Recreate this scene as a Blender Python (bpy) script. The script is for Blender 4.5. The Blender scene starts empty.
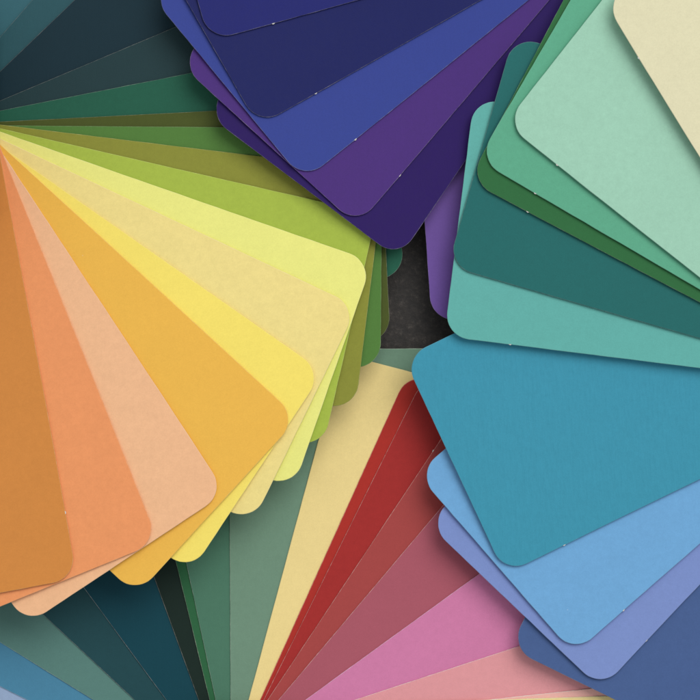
import bpy, math, random
from mathutils import Vector, noise

S = 0.00025            # metres on the table per photo pixel
H = 0.52               # camera height above the table
TH = 0.0003            # card thickness
W, L, R = 238.0, 470.0, 24.0
MM = 0.001
C = bpy.context.scene.collection

def lin(c):
    o = []
    for v in c:
        v = v / 255.0
        o.append(v / 12.92 if v <= 0.04045 else ((v + 0.055) / 1.055) ** 2.4)
    return o

# ------------------------------------------------------------ materials
def node(nt, kind, **kw):
    n = nt.nodes.new(kind)
    for k, v in kw.items():
        if k in n.inputs: n.inputs[k].default_value = v
        else: setattr(n, k, v)
    return n

def face_material(name, rgb, weave=0.0, seed=0.0):
    m = bpy.data.materials.new(name); m.use_nodes = True
    nt = m.node_tree; nt.nodes.clear(); lk = nt.links.new
    out = node(nt, 'ShaderNodeOutputMaterial')
    b = node(nt, 'ShaderNodeBsdfPrincipled')
    b.inputs['Specular IOR Level'].default_value = 0.12
    lk(b.outputs[0], out.inputs[0])
    tc = node(nt, 'ShaderNodeTexCoord')
    mp = node(nt, 'ShaderNodeMapping'); mp.inputs['Location'].default_value = (seed * 0.37, seed * 0.21, seed * 0.11)
    lk(tc.outputs['Object'], mp.inputs[0])
    c = lin(rgb)
    rv = random.Random(int(seed) * 13 + 5)
    k1, amp1, amp3 = rv.uniform(60, 200), rv.uniform(0.06, 0.12), rv.uniform(0.06, 0.16)
    # printed ink: cloudy mottling, fine paper grain, rare pale dust specks
    n1 = node(nt, 'ShaderNodeTexNoise', Scale=k1, Detail=5.0, Roughness=0.65)
    n2 = node(nt, 'ShaderNodeTexNoise', Scale=2600.0, Detail=3.0, Roughness=0.7)
    n3 = node(nt, 'ShaderNodeTexNoise', Scale=700.0, Detail=2.0, Roughness=0.6)
    for n in (n1, n2, n3): lk(mp.outputs[0], n.inputs['Vector'])
    s1 = node(nt, 'ShaderNodeMath', operation='MULTIPLY_ADD'); s1.inputs[1].default_value = amp1; s1.inputs[2].default_value = 1.0 - amp1 / 2
    lk(n1.outputs[0], s1.inputs[0])
    s2 = node(nt, 'ShaderNodeMath', operation='MULTIPLY_ADD'); s2.inputs[1].default_value = 0.20; lk(n2.outputs[0], s2.inputs[0])
    s2.inputs[2].default_value = -0.10
    s3 = node(nt, 'ShaderNodeMath', operation='MULTIPLY_ADD'); s3.inputs[1].default_value = amp3; lk(n3.outputs[0], s3.inputs[0])
    s3.inputs[2].default_value = -amp3 / 2
    a1 = node(nt, 'ShaderNodeMath', operation='ADD'); lk(s1.outputs[0], a1.inputs[0]); lk(s2.outputs[0], a1.inputs[1])
    a2 = node(nt, 'ShaderNodeMath', operation='ADD'); lk(a1.outputs[0], a2.inputs[0]); lk(s3.outputs[0], a2.inputs[1])
    sc = node(nt, 'ShaderNodeVectorMath', operation='SCALE'); sc.inputs[0].default_value = c
    lk(a2.outputs[0], sc.inputs['Scale'])
    vor = node(nt, 'ShaderNodeTexVoronoi', Scale=210.0); lk(mp.outputs[0], vor.inputs['Vector'])
    lt = node(nt, 'ShaderNodeMath', operation='LESS_THAN'); lk(vor.outputs['Distance'], lt.inputs[0]); lt.inputs[1].default_value = 0.035
    sepc = node(nt, 'ShaderNodeSeparateColor'); lk(vor.outputs['Color'], sepc.inputs[0])
    gt = node(nt, 'ShaderNodeMath', operation='GREATER_THAN'); lk(sepc.outputs[0], gt.inputs[0]); gt.inputs[1].default_value = 0.93
    mu = node(nt, 'ShaderNodeMath', operation='MULTIPLY'); lk(lt.outputs[0], mu.inputs[0]); lk(gt.outputs[0], mu.inputs[1])
    mu2 = node(nt, 'ShaderNodeMath', operation='MULTIPLY'); lk(mu.outputs[0], mu2.inputs[0]); mu2.inputs[1].default_value = 0.5
    mx = node(nt, 'ShaderNodeMix', data_type='RGBA'); lk(mu2.outputs[0], mx.inputs['Factor'])
    lk(sc.outputs[0], mx.inputs['A']); mx.inputs['B'].default_value = (*[min(1, 0.25 + 0.75 * v) for v in c], 1)
    lk(mx.outputs['Result'], b.inputs['Base Color'])
    # roughness variation and paper tooth
    r = node(nt, 'ShaderNodeMath', operation='MULTIPLY_ADD'); lk(n3.outputs[0], r.inputs[0]); r.inputs[1].default_value = 0.16; r.inputs[2].default_value = 0.46
    lk(r.outputs[0], b.inputs['Roughness'])
    bp = node(nt, 'ShaderNodeBump'); bp.inputs['Strength'].default_value = 0.22; bp.inputs['Distance'].default_value = 0.00006
    lk(n2.outputs[0], bp.inputs['Height'])
    last = bp
    wmp = node(nt, 'ShaderNodeMapping'); wmp.inputs['Rotation'].default_value = (0, 0, 0.35 if weave else rv.uniform(0, 3.1)); wmp.inputs['Scale'].default_value = (900, 170, 900) if not weave else (1300, 260, 1300)
    lk(tc.outputs['Object'], wmp.inputs[0])
    wn = node(nt, 'ShaderNodeTexNoise', Scale=1.0, Detail=2.0); lk(wmp.outputs[0], wn.inputs['Vector'])
    if weave:                        # ribbed card: the ink lies thinner on the ribs
        ws = node(nt, 'ShaderNodeMath', operation='MULTIPLY_ADD'); lk(wn.outputs[0], ws.inputs[0]); ws.inputs[1].default_value = 0.08; ws.inputs[2].default_value = -0.04
        wa = node(nt, 'ShaderNodeMath', operation='ADD'); lk(a2.outputs[0], wa.inputs[0]); lk(ws.outputs[0], wa.inputs[1])
        lk(wa.outputs[0], sc.inputs['Scale'])
    bp2 = node(nt, 'ShaderNodeBump'); bp2.inputs['Strength'].default_value = rv.uniform(0.12, 0.3) + weave; bp2.inputs['Distance'].default_value = 0.0001 + weave * 0.0006
    lk(wn.outputs[0], bp2.inputs['Height']); lk(last.outputs[0], bp2.inputs['Normal'])
    lk(bp2.outputs[0], b.inputs['Normal'])
    return m

def edge_material(name, rgb, pale):
    m = bpy.data.materials.new(name); m.use_nodes = True
    nt = m.node_tree; nt.nodes.clear(); lk = nt.links.new
    out = node(nt, 'ShaderNodeOutputMaterial')
    b = node(nt, 'ShaderNodeBsdfPrincipled'); b.inputs['Roughness'].default_value = 0.85
    b.inputs['Specular IOR Level'].default_value = 0.15
    lk(b.outputs[0], out.inputs[0])
    tc = node(nt, 'ShaderNodeTexCoord')
    n = node(nt, 'ShaderNodeTexNoise', Scale=620.0, Detail=4.0, Roughness=0.8); lk(tc.outputs['Object'], n.inputs['Vector'])
    rp = node(nt, 'ShaderNodeMapRange'); lk(n.outputs[0], rp.inputs[0])
    rp.inputs[1].default_value = 0.42; rp.inputs[2].default_value = 0.66
    rp.inputs[3].default_value = pale * 0.35; rp.inputs[4].default_value = pale
    c = lin(rgb)
    mx = node(nt, 'ShaderNodeMix', data_type='RGBA'); lk(rp.outputs[0], mx.inputs['Factor'])
    mx.inputs['A'].default_value = (*[v * 0.9 for v in c], 1)
    mx.inputs['B'].default_value = (*[0.30 * q + 0.45 * v for q, v in zip((1.0, 0.95, 0.85), [min(1, 2.2 * t) for t in c])], 1)
    lk(mx.outputs['Result'], b.inputs['Base Color'])
    return m

def nib_material():
    m = bpy.data.materials.new('torn_paper_nib'); m.use_nodes = True
    b = m.node_tree.nodes['Principled BSDF']; b.inputs['Base Color'].default_value = (0.62, 0.60, 0.55, 1); b.inputs['Roughness'].default_value = 0.9
    return m
NIB = nib_material()

# ------------------------------------------------------------ one card
def px_to_world(px, py, z):
    k = (H - z) / H * S
    return ((px - 350) * k, -(py - 350) * k, z)

rows_u = []
def make_rows():
    us = [R * (1 - math.cos(a)) for a in [math.pi / 2 * i / 12 for i in range(13)]]
    nibs = [64.6, 65.3, 66.0, 66.7, 67.4]
    mid = [R + (L - 2 * R) * i / 30 for i in range(1, 30)]
    mid = [m for m in mid if not 63 < m < 69] + nibs
    us += sorted(mid)
    us += [L - R * (1 - math.cos(a)) for a in [math.pi / 2 * i / 12 for i in range(12, -1, -1)]]
    return us
US = make_rows()

def vspan(u):
    if u < R: d = R - math.sqrt(max(0, R * R - (R - u) ** 2))
    elif u > L - R: d = R - math.sqrt(max(0, R * R - (u - (L - R)) ** 2))
    else: d = 0
    return d, W - d

NV = 18
NIBS = {'brick_red_card': 1.0, 'royal_blue_card': 0.9, 'midnight_card': 0.8, 'cobalt_card': 1.0, 'ivory_card': 1.1, 'pale_mint_card': 1.2,
        'jade_card': 0.8, 'forest_green_card': 0.9, 'aqua_card': 1.0, 'cerulean_card': 0.8, 'sky_blue_card': 1.0, 'ochre_card': 0.7,
        'purple_card': 0.35, 'periwinkle_card': 0.3}
def card(name, label, group, rgb, A, P, zA, zB, zP, side=-1, B=None, pale=0.6, weave=0.0, bow=0.0, lift=0.0, nib=1.0):
    """A outer corner (photo px), P any point on the long edge towards the pivot,
    body lies to the side given by side (+1: clockwise on the photo)."""
    idx = len(bpy.data.objects)
    nib = NIBS.get(name, 0)
    rnd = random.Random(idx * 7 + 3)
    dx, dy = P[0] - A[0], P[1] - A[1]; l = math.hypot(dx, dy); u = (dx / l, dy / l)
    if B is None: v = (-u[1] * side, u[0] * side)
    else:
        bx, by = B[0] - A[0], B[1] - A[1]; bl = math.hypot(bx, by); v = (bx / bl, by / bl)
    zc = (zA + zB) / 4 + zP / 2
    cx, cy, _ = px_to_world(A[0] + u[0] * L / 2 + v[0] * W / 2, A[1] + u[1] * L / 2 + v[1] * W / 2, zc * MM)
    off = Vector((rnd.uniform(0, 50), rnd.uniform(0, 50), 0))
    def pt(uu, vv, dz=0.0):
        a, b = uu / L, vv / W
        end = zA * (1 - b) + zB * b
        z = end * (1 - a) + zP * a
        z += bow * math.sin(math.pi * b) * (1 - a) + lift * max(0, 1 - a * 2.2) ** 2
        z += 0.025 * noise.noise(Vector((uu / 120, vv / 120, 0)) + off)
        z = z * MM + dz
        k = (H - z) / H * S
        # keep the card's real size: scale from its mean height
        kk = (H - zc * MM) / H * S
        X = (A[0] + u[0] * uu + v[0] * vv - 350) * kk
        Y = -(A[1] + u[1] * uu + v[1] * vv - 350) * kk
        return Vector((X - cx, Y - cy, z - zc * MM))
    verts, faces, mats = [], [], []
    nr = len(US)
    for r_, uu in enumerate(US):
        a, b = vspan(uu)
        for j in range(NV + 1):
            verts.append(pt(uu, a + (b - a) * j / NV))
    gi = lambda r_, j: r_ * (NV + 1) + j
    # orientation: want normals up
    flip = (u[0] * -v[1] - (-u[1]) * v[0]) < 0
    def addf(f, m):
        faces.append(tuple(reversed(f)) if flip else tuple(f)); mats.append(m)
    for r_ in range(nr - 1):
        for j in range(NV):
            addf((gi(r_, j), gi(r_ + 1, j), gi(r_ + 1, j + 1), gi(r_, j + 1)), 0)
    # boundary loop in (u, v)
    loop = [(r_, 0) for r_ in range(nr)] + [(nr - 1, j) for j in range(1, NV)] + [(r_, NV) for r_ in range(nr - 1, -1, -1)] + [(0, j) for j in range(NV - 1, 0, -1)]
    def uv(r_, j):
        a, b = vspan(US[r_]); return (US[r_], a + (b - a) * j / NV)
    n = len(loop)
    cham = 0.45
    ring1, ring2, ring3 = [], [], []
    prev_n = None
    for k, (r_, j) in enumerate(loop):
        p0 = uv(*loop[k - 1]); p1 = uv(*loop[(k + 1) % n]); p = uv(r_, j)
        tx, ty = p1[0] - p0[0], p1[1] - p0[1]; tl = math.hypot(tx, ty) or 1
        nx, ny = ty / tl, -tx / tl
        # (loop goes up in u along v=0, so outward is -v)
        ex = cham + 0.16 * noise.noise(Vector((p[0] / 3, p[1] / 3, 0)) + off) + 0.22 * noise.noise(Vector((p[0] / 17, p[1] / 17, 5)) + off)
        if j == 0 and abs(US[r_] - 66) < 0.9 and nib: ex += (0.7 if abs(US[r_] - 66) < 0.3 else 0.25 + 0.45 * rnd.random()) * nib
        q = (p[0] + nx * ex, p[1] + ny * ex)
        ring1.append(len(verts)); verts.append(pt(q[0], q[1], -0.00008))
        ring2.append(len(verts)); verts.append(pt(q[0], q[1], -TH + 0.00005))
        ring3.append(len(verts)); verts.append(pt(p[0], p[1], -TH))
    ring0 = []                       # own copy of the rim so that the face stays flat up to its edge
    for r_, j in loop:
        p = uv(r_, j); ring0.append(len(verts)); verts.append(pt(p[0], p[1]))
    for k in range(n):
        k2 = (k + 1) % n
        a, b = ring0[k], ring0[k2]
        isn = loop[k][1] == 0 and loop[k2][1] == 0 and nib and 64.9 < (US[loop[k][0]] + US[loop[k2][0]]) / 2 < 67.2
        mi = 2 if isn else 1
        addf((b, a, ring1[k], ring1[k2]), mi)
        addf((ring1[k2], ring1[k], ring2[k], ring2[k2]), mi)
        addf((ring2[k2], ring2[k], ring3[k], ring3[k2]), 1)
    # underside
    base = len(verts)
    for r_, uu in enumerate(US):
        a, b = vspan(uu)
        for j in range(NV + 1): verts.append(pt(uu, a + (b - a) * j / NV, -TH))
    for r_ in range(nr - 1):
        for j in range(NV):
            addf((base + gi(r_, j), base + gi(r_, j + 1), base + gi(r_ + 1, j + 1), base + gi(r_ + 1, j)), 0)
    me = bpy.data.meshes.new(name)
    me.from_pydata([tuple(q) for q in verts], [], faces)
    me.materials.append(face_material(name + '_face', rgb, weave, idx))
    me.materials.append(edge_material(name + '_edge', rgb, pale))
    me.materials.append(NIB)
    for p, m in zip(me.polygons, mats):
        p.material_index = m
        p.use_smooth = (m == 0)
    me.update()
    o = bpy.data.objects.new(name, me); C.objects.link(o)
    o.location = (cx, cy, zc * MM)
    o['label'] = label; o['category'] = 'colour card'; o['group'] = group
    return o

# ------------------------------------------------------------ the cards
GB = 'cards of the lower fan, green to red to pink'
GL = 'cards of the left fan, teal to green to yellow to orange'
GT = 'cards of the blue and violet fan at the top'
GR = 'cards of the right fan, cream to green to blue'

# --- lower fan, bottom card first; each next card lies on the one before
lower = [
 ('pale_blue_card',      'pale grey-blue card, tiny wedge in the bottom left corner below the steel blue card', (152,172,202), (-170,690), (200,760)),
 ('steel_blue_card',     'steel blue card of the lower fan between the pale grey-blue wedge and the grey-teal card', (76,134,164), (-150,611), (28,700)),
 ('grey_teal_card',      'muted grey-teal card under the orange cards, between steel blue and dark slate teal', (92,132,124), (-140,555), (94,700)),
 ('slate_teal_card',     'dark slate teal card below the peach card corner, left of the deep petrol card', (36,74,80), (-90,490), (135,700)),
 ('petrol_card',         'deep petrol blue-green card below the amber card corner in the lower fan', (20,68,80), (-30,432), (166.6,700)),
 ('black_green_card',    'near-black green card between the deep petrol card and the narrow green strip', (28,44,38), (80,372), (199,700)),
 ('grass_green_card',    'narrow strip of mid green card between near-black and dull sea-green cards', (48,102,66), (133,385), (210,700)),
 ('sea_green_card',      'dull sea-green card of the lower fan left of the wide sage grey one', (78,122,100), (151,396), (216,700)),
 ('sage_card',           'wide sage grey-green card left of the straw yellow card, its top edge over dark table', (114,146,124), (229,350), (231,700)),
 ('straw_card',          'pale straw yellow card of the lower fan lying between sage green and bright red', (242,218,148), (342,354), (249,700)),
 ('bright_red_card',     'bright red card showing as a narrow strip beside the straw yellow card', (176,50,42), (409,371), (260.6,700)),
 ('deep_red_card',       'deep red card with pale worn edge between bright red and brick red', (166,48,46), (425.7,374), (264,700)),
 ('brick_red_card',      'brownish brick red card between deep red and plum rose', (168,72,70), (470,396), (268,700)),
 ('plum_rose_card',      'dusky plum rose card between brick red and orchid pink', (172,90,104), (503,435), (279,700)),
 ('orchid_pink_card',    'bright orchid pink card beneath the periwinkle card', (210,126,168), (569,509), (306,700)),
 ('salmon_pink_card',    'soft salmon pink card beside the denim blue card corner', (226,154,158), (625,612), (355.7,700)),
 ('blush_card',          'pale blush pink sliver along the bottom edge below salmon pink', (242,184,174), (640,683.5), (503.6,698.5)),
 ('buff_yellow_card',    'buff yellow sliver at the bottom edge under the denim blue card', (236,214,150), (650,695), (580.6,697.3)),
]
for i, (n, lab, rgb, A, P) in enumerate(lower):
    z = 0.5 + 0.34 * i
    card(n, lab, GB, rgb, A, P, z, z - 0.02, z + 0.1, side=-1, lift=0.4, pale=1.0 if i not in (9,) else 0.3)

# --- left fan, bottom card first
left = [
 ('misty_teal_card',     'lighter misty teal card in the very top left corner', (58,104,114), (90,-330), (-22,40)),
 ('storm_teal_card',     'medium storm teal card near the top left corner over the misty teal one', (48,88,96), (215,-210), (0,37.7)),
 ('ink_teal_card',       'broad inky blue-teal card at the top left running under the blue fan', (26,50,60), (242,-160), (0,72)),
 ('pine_teal_card',      'dark pine teal card between inky teal and bottle green', (38,62,66), (348,-45), (0,101)),
 ('bottle_green_card',   'bottle green card whose rounded tip peeks out below the darkest violet card', (38,94,74), (360,40), (0,111)),
 ('moss_card',           'narrow dark moss olive card between bottle green and leaf green', (76,86,38), (378,103), (0,122)),
 ('leaf_green_card',     'leaf green card of the left fan between dark moss and olive', (84,126,60), (382,129), (31,126)),
 ('olive_card',          'yellowish olive card between leaf green and chartreuse', (140,142,58), (384,172), (0,125)),
 ('chartreuse_card',     'chartreuse green card between olive and pale lime', (168,188,74), (376,215), (0,128.6)),
 ('lime_yellow_card',    'pale lime yellow card whose corner reaches furthest right in the left fan', (238,236,134), (372,262), (0,132)),
 ('vanilla_card',        'vanilla cream card between pale lime and lemon in the left fan', (242,222,142), (357,307), (100,186)),
 ('lemon_card',          'lemon yellow card between vanilla and amber', (250,228,110), (323,372), (134,240)),
 ('amber_card',          'amber yellow card between lemon and peach', (240,186,80), (298,418), (60,200)),
 ('peach_card',          'light peach card between amber and orange', (242,188,144), (226,492), (32.6,200)),
 ('orange_card',         'soft orange card between peach and ochre brown', (238,154,100), (159,541), (20.6,200)),
 ('ochre_card',          'ochre brown card lying on top of the left fan', (212,138,68), (78,577), (7.5,200)),
]
for i, (n, lab, rgb, A, P) in enumerate(left):
    z = 7.4 + 0.56 * i
    card(n, lab, GL, rgb, A, P, z, z - 0.05, 7.5 + 0.43 * i, lift=1.8, pale=0.5 if i < 5 else 0.4, B={10: (253, 521), 11: (191, 571)}.get(i))

# --- upper fan, bottom card first
upper = [
 ('dark_violet_card',    'darkest violet card, lowest of the blue fan, its corner over the dark table', (42,22,92), (398,259), (463.4,163), (209,116)),
 ('purple_card',         'plum purple card between darkest violet and cobalt blue', (74,46,120), (357,226), (549,0), (182,66)),
 ('cobalt_card',         'medium cobalt blue card between plum purple and midnight blue', (54,68,144), (304,181), (528,0), (152.5,-2.5)),
 ('midnight_card',       'midnight navy card between cobalt blue and the topmost royal blue card', (28,34,92), (258.5,126.5), (480,0), None),
 ('royal_blue_card',     'royal blue card topmost at the top of the photo', (34,38,108), (210,42), (357,0), None),
]
for i, (n, lab, rgb, A, P, B) in enumerate(upper):
    z = 13.0 + 0.55 * i
    card(n, lab, GT, rgb, A, P, z, z, z + 0.1, lift=2.6, B=B, pale=0.55)

# --- right fan, bottom card first
right = [
 ('lilac_card',          'lilac purple card standing upright under the aqua card beside the dark table', (112,84,158), (432,321), (631,307), 9.4, 11.0, 0.45, 0),
 ('denim_card',          'denim blue card at the bottom right, lowest beneath periwinkle', (72,96,144), (724,752), (812,572), 8.2, 8.2, 0.45, 0),
 ('periwinkle_card',     'periwinkle blue card between denim and sky blue', (124,144,200), (600.6,688), (700,583.7), 9.0, 9.0, 0.3, 0),
 ('sky_blue_card',       'sky blue card between periwinkle and the large cerulean card', (112,168,214), (573.5,653), (700,543), 9.8, 9.8, 0.3, 0),
 ('cerulean_card',       'large cerulean blue card right of the red ones, ribbed surface, below the aqua card', (62,147,172), (504.8,573.6), (700,479), 10.6, 12.4, 0.3, 0.30),
 ('aqua_card',           'aqua green card between cerulean and dark teal', (98,174,166), (444.5,336), (700,367.7), 13.3, 13.3, 0.3, 0),
 ('dark_teal_card',      'dark teal card between aqua and forest green on the right', (36,104,102), (448,266), (554,296.3), 14.0, 14.0, 0.4, 0),
 ('forest_green_card',   'forest green card, narrow band between dark teal and jade', (48,106,62), (469,181), (532,214), 14.9, 14.9, 0.45, 0),
 ('jade_card',           'jade green card between forest green and pale mint', (94,168,136), (478,160), (538.9,195.4), 15.6, 15.6, 0.3, 0),
 ('pale_mint_card',      'pale mint card between jade and the ivory card', (158,204,180), (505.3,124), (648.6,236.6), 16.6, 16.6, 0.2, 0),
 ('ivory_card',          'ivory cream card in the top right corner, topmost of the right fan', (222,216,180), (603,3), (700,157.7), 20.5, 19.0, 0.2, 0),
]
for i, (n, lab, rgb, A, P, za, zb, pale, weave) in enumerate(right):
    zp = {0: 8.6, 1: 9.2, 2: 10.2, 3: 11.2, 4: 12.2, 5: 13.5, 6: 14.3, 7: 15.1, 8: 15.9, 9: 17.0, 10: 18.2}[i]
    if i >= 5: za += 1.0; zb += 1.0; zp += 1.0
    if 1 <= i <= 4: za += 0.5; zb += 0.5
    B_ = (404, 358) if n == 'cerulean_card' else None
    card(n, lab, GR, rgb, A, P, za, zb, zp, B=B_, pale=pale, weave=weave, lift=0.0 if i == 0 else 1.6)

# ------------------------------------------------------------ table
def table():
    me = bpy.data.meshes.new('tabletop'); n = 40; s = 1.2; vs = []; fs = []
    for i in range(n + 1):
        for j in range(n + 1): vs.append((-s + 2 * s * i / n, -s + 2 * s * j / n, 0))
    for i in range(n):
        for j in range(n): fs.append((i * (n + 1) + j, (i + 1) * (n + 1) + j, (i + 1) * (n + 1) + j + 1, i * (n + 1) + j + 1))
    me.from_pydata(vs, [], fs)
    m = bpy.data.materials.new('dark_speckled_stone'); m.use_nodes = True; nt = m.node_tree; lk = nt.links.new
    b = nt.nodes['Principled BSDF']; b.inputs['Roughness'].default_value = 0.5
    tc = node(nt, 'ShaderNodeTexCoord')
    n1 = node(nt, 'ShaderNodeTexNoise', Scale=560.0, Detail=6.0, Roughness=0.8); lk(tc.outputs['Object'], n1.inputs['Vector'])
    n2 = node(nt, 'ShaderNodeTexNoise', Scale=90.0, Detail=3.0); lk(tc.outputs['Object'], n2.inputs['Vector'])
    cr = node(nt, 'ShaderNodeValToRGB'); lk(n1.outputs[0], cr.inputs[0])
    e = cr.color_ramp.elements
    e[0].position = 0.42; e[0].color = (0.016, 0.011, 0.008, 1)
    e[1].position = 0.68; e[1].color = (0.12, 0.10, 0.082, 1)
    x = e.new(0.55); x.color = (0.040, 0.031, 0.025, 1)
    mx = node(nt, 'ShaderNodeMix', data_type='RGBA', blend_type='MULTIPLY'); mx.inputs['Factor'].default_value = 0.6
    lk(cr.outputs[0], mx.inputs['A']); lk(n2.outputs[0], mx.inputs['B'])
    lk(mx.outputs['Result'], b.inputs['Base Color'])
    bp = node(nt, 'ShaderNodeBump'); bp.inputs['Strength'].default_value = 0.4; bp.inputs['Distance'].default_value = 0.0002
    lk(n1.outputs[0], bp.inputs['Height']); lk(bp.outputs[0], b.inputs['Normal'])
    me.materials.append(m)
    o = bpy.data.objects.new('tabletop', me); C.objects.link(o); o['kind'] = 'structure'
table()

# ------------------------------------------------------------ unseen stack of cards, added to shade the left fan's pivot
def make_shade_stack():
    w, l, rad = W * S, L * S, R * S
    def outline(d, dx, dy):
        out = []
        for cx, cy, a0 in ((l - rad, w / 2 - rad, 0), (rad, w / 2 - rad, 90), (rad, -w / 2 + rad, 180), (l - rad, -w / 2 + rad, 270)):
            for k in range(9):
                a = math.radians(a0 + 90 * k / 8)
                out.append((cx + (rad - d) * math.cos(a) + dx, cy + (rad - d) * math.sin(a) + dy))
        return out
    rnd = random.Random(4); vs = []; fs = []; ms = []; n = 36
    z = 0.0155
    for k in range(62):
        t = 0.0004 if k < 60 else 0.0009
        o = outline(0, rnd.uniform(-1, 1) * 0.00015, rnd.uniform(-1, 1) * 0.00015); b = len(vs)
        vs += [(x, y, z) for x, y in o] + [(x, y, z + t * 0.85) for x, y in o]
        fs += [(b + i, b + (i + 1) % n, b + n + (i + 1) % n, b + n + i) for i in range(n)] + [tuple(b + n + i for i in range(n)), tuple(b + n - 1 - i for i in range(n))]
        ms += [k % 4 if k < 60 else 4] * (n + 2)
        z += t
    me = bpy.data.meshes.new('added_shade_stack'); me.from_pydata(vs, [], fs)
    for q, c in enumerate(((150, 70, 50), (120, 50, 44), (172, 96, 60), (96, 44, 40), (38, 36, 36))):
        me.materials.append(face_material('stack_%d' % q, c, 0, 90 + q))
    for p, m in zip(me.polygons, ms): p.material_index = m
    o = bpy.data.objects.new('added_shade_stack', me); C.objects.link(o)
    o.location = (-341 * S, (350 - 122) * S, 0); o.rotation_euler = (0, 0, math.pi)
    o['label'] = 'unseen stack of russet cards under a dark cover, added to shade the pivot of the left fan'; o['category'] = 'card stack'
make_shade_stack()

# ------------------------------------------------------------ light
def area(name, loc, target, size, sy, power, col):
    l = bpy.data.lights.new(name, 'AREA'); l.shape = 'RECTANGLE'; l.size = size; l.size_y = sy; l.energy = power; l.color = col
    o = bpy.data.objects.new(name, l); C.objects.link(o); o.location = loc
    d = Vector(target) - Vector(loc); o.rotation_euler = d.to_track_quat('-Z', 'Y').to_euler()
area('window_light', (0.42, 0.70, 1.05), (0.02, -0.02, 0), 1.0, 0.9, 12.2, (1.0, 0.98, 0.95))

w = bpy.data.worlds.new('World'); bpy.context.scene.world = w; w.use_nodes = True
bg = w.node_tree.nodes['Background']; bg.inputs[0].default_value = (0.94, 0.97, 1.0, 1); bg.inputs[1].default_value = 0.52

# ------------------------------------------------------------ camera
cd = bpy.data.cameras.new('camera'); cam = bpy.data.objects.new('camera', cd); C.objects.link(cam)
cam.location = (0, 0, H); cam.rotation_euler = (0, 0, 0)
cd.sensor_width = 36; cd.lens = 36 * H / (700 * S); cd.clip_start = 0.01; cd.clip_end = 10
sc = bpy.context.scene
sc.camera = cam
sc.view_settings.view_transform = 'Standard'; sc.view_settings.look = 'None'
sc.view_settings.exposure = 0; sc.view_settings.gamma = 1
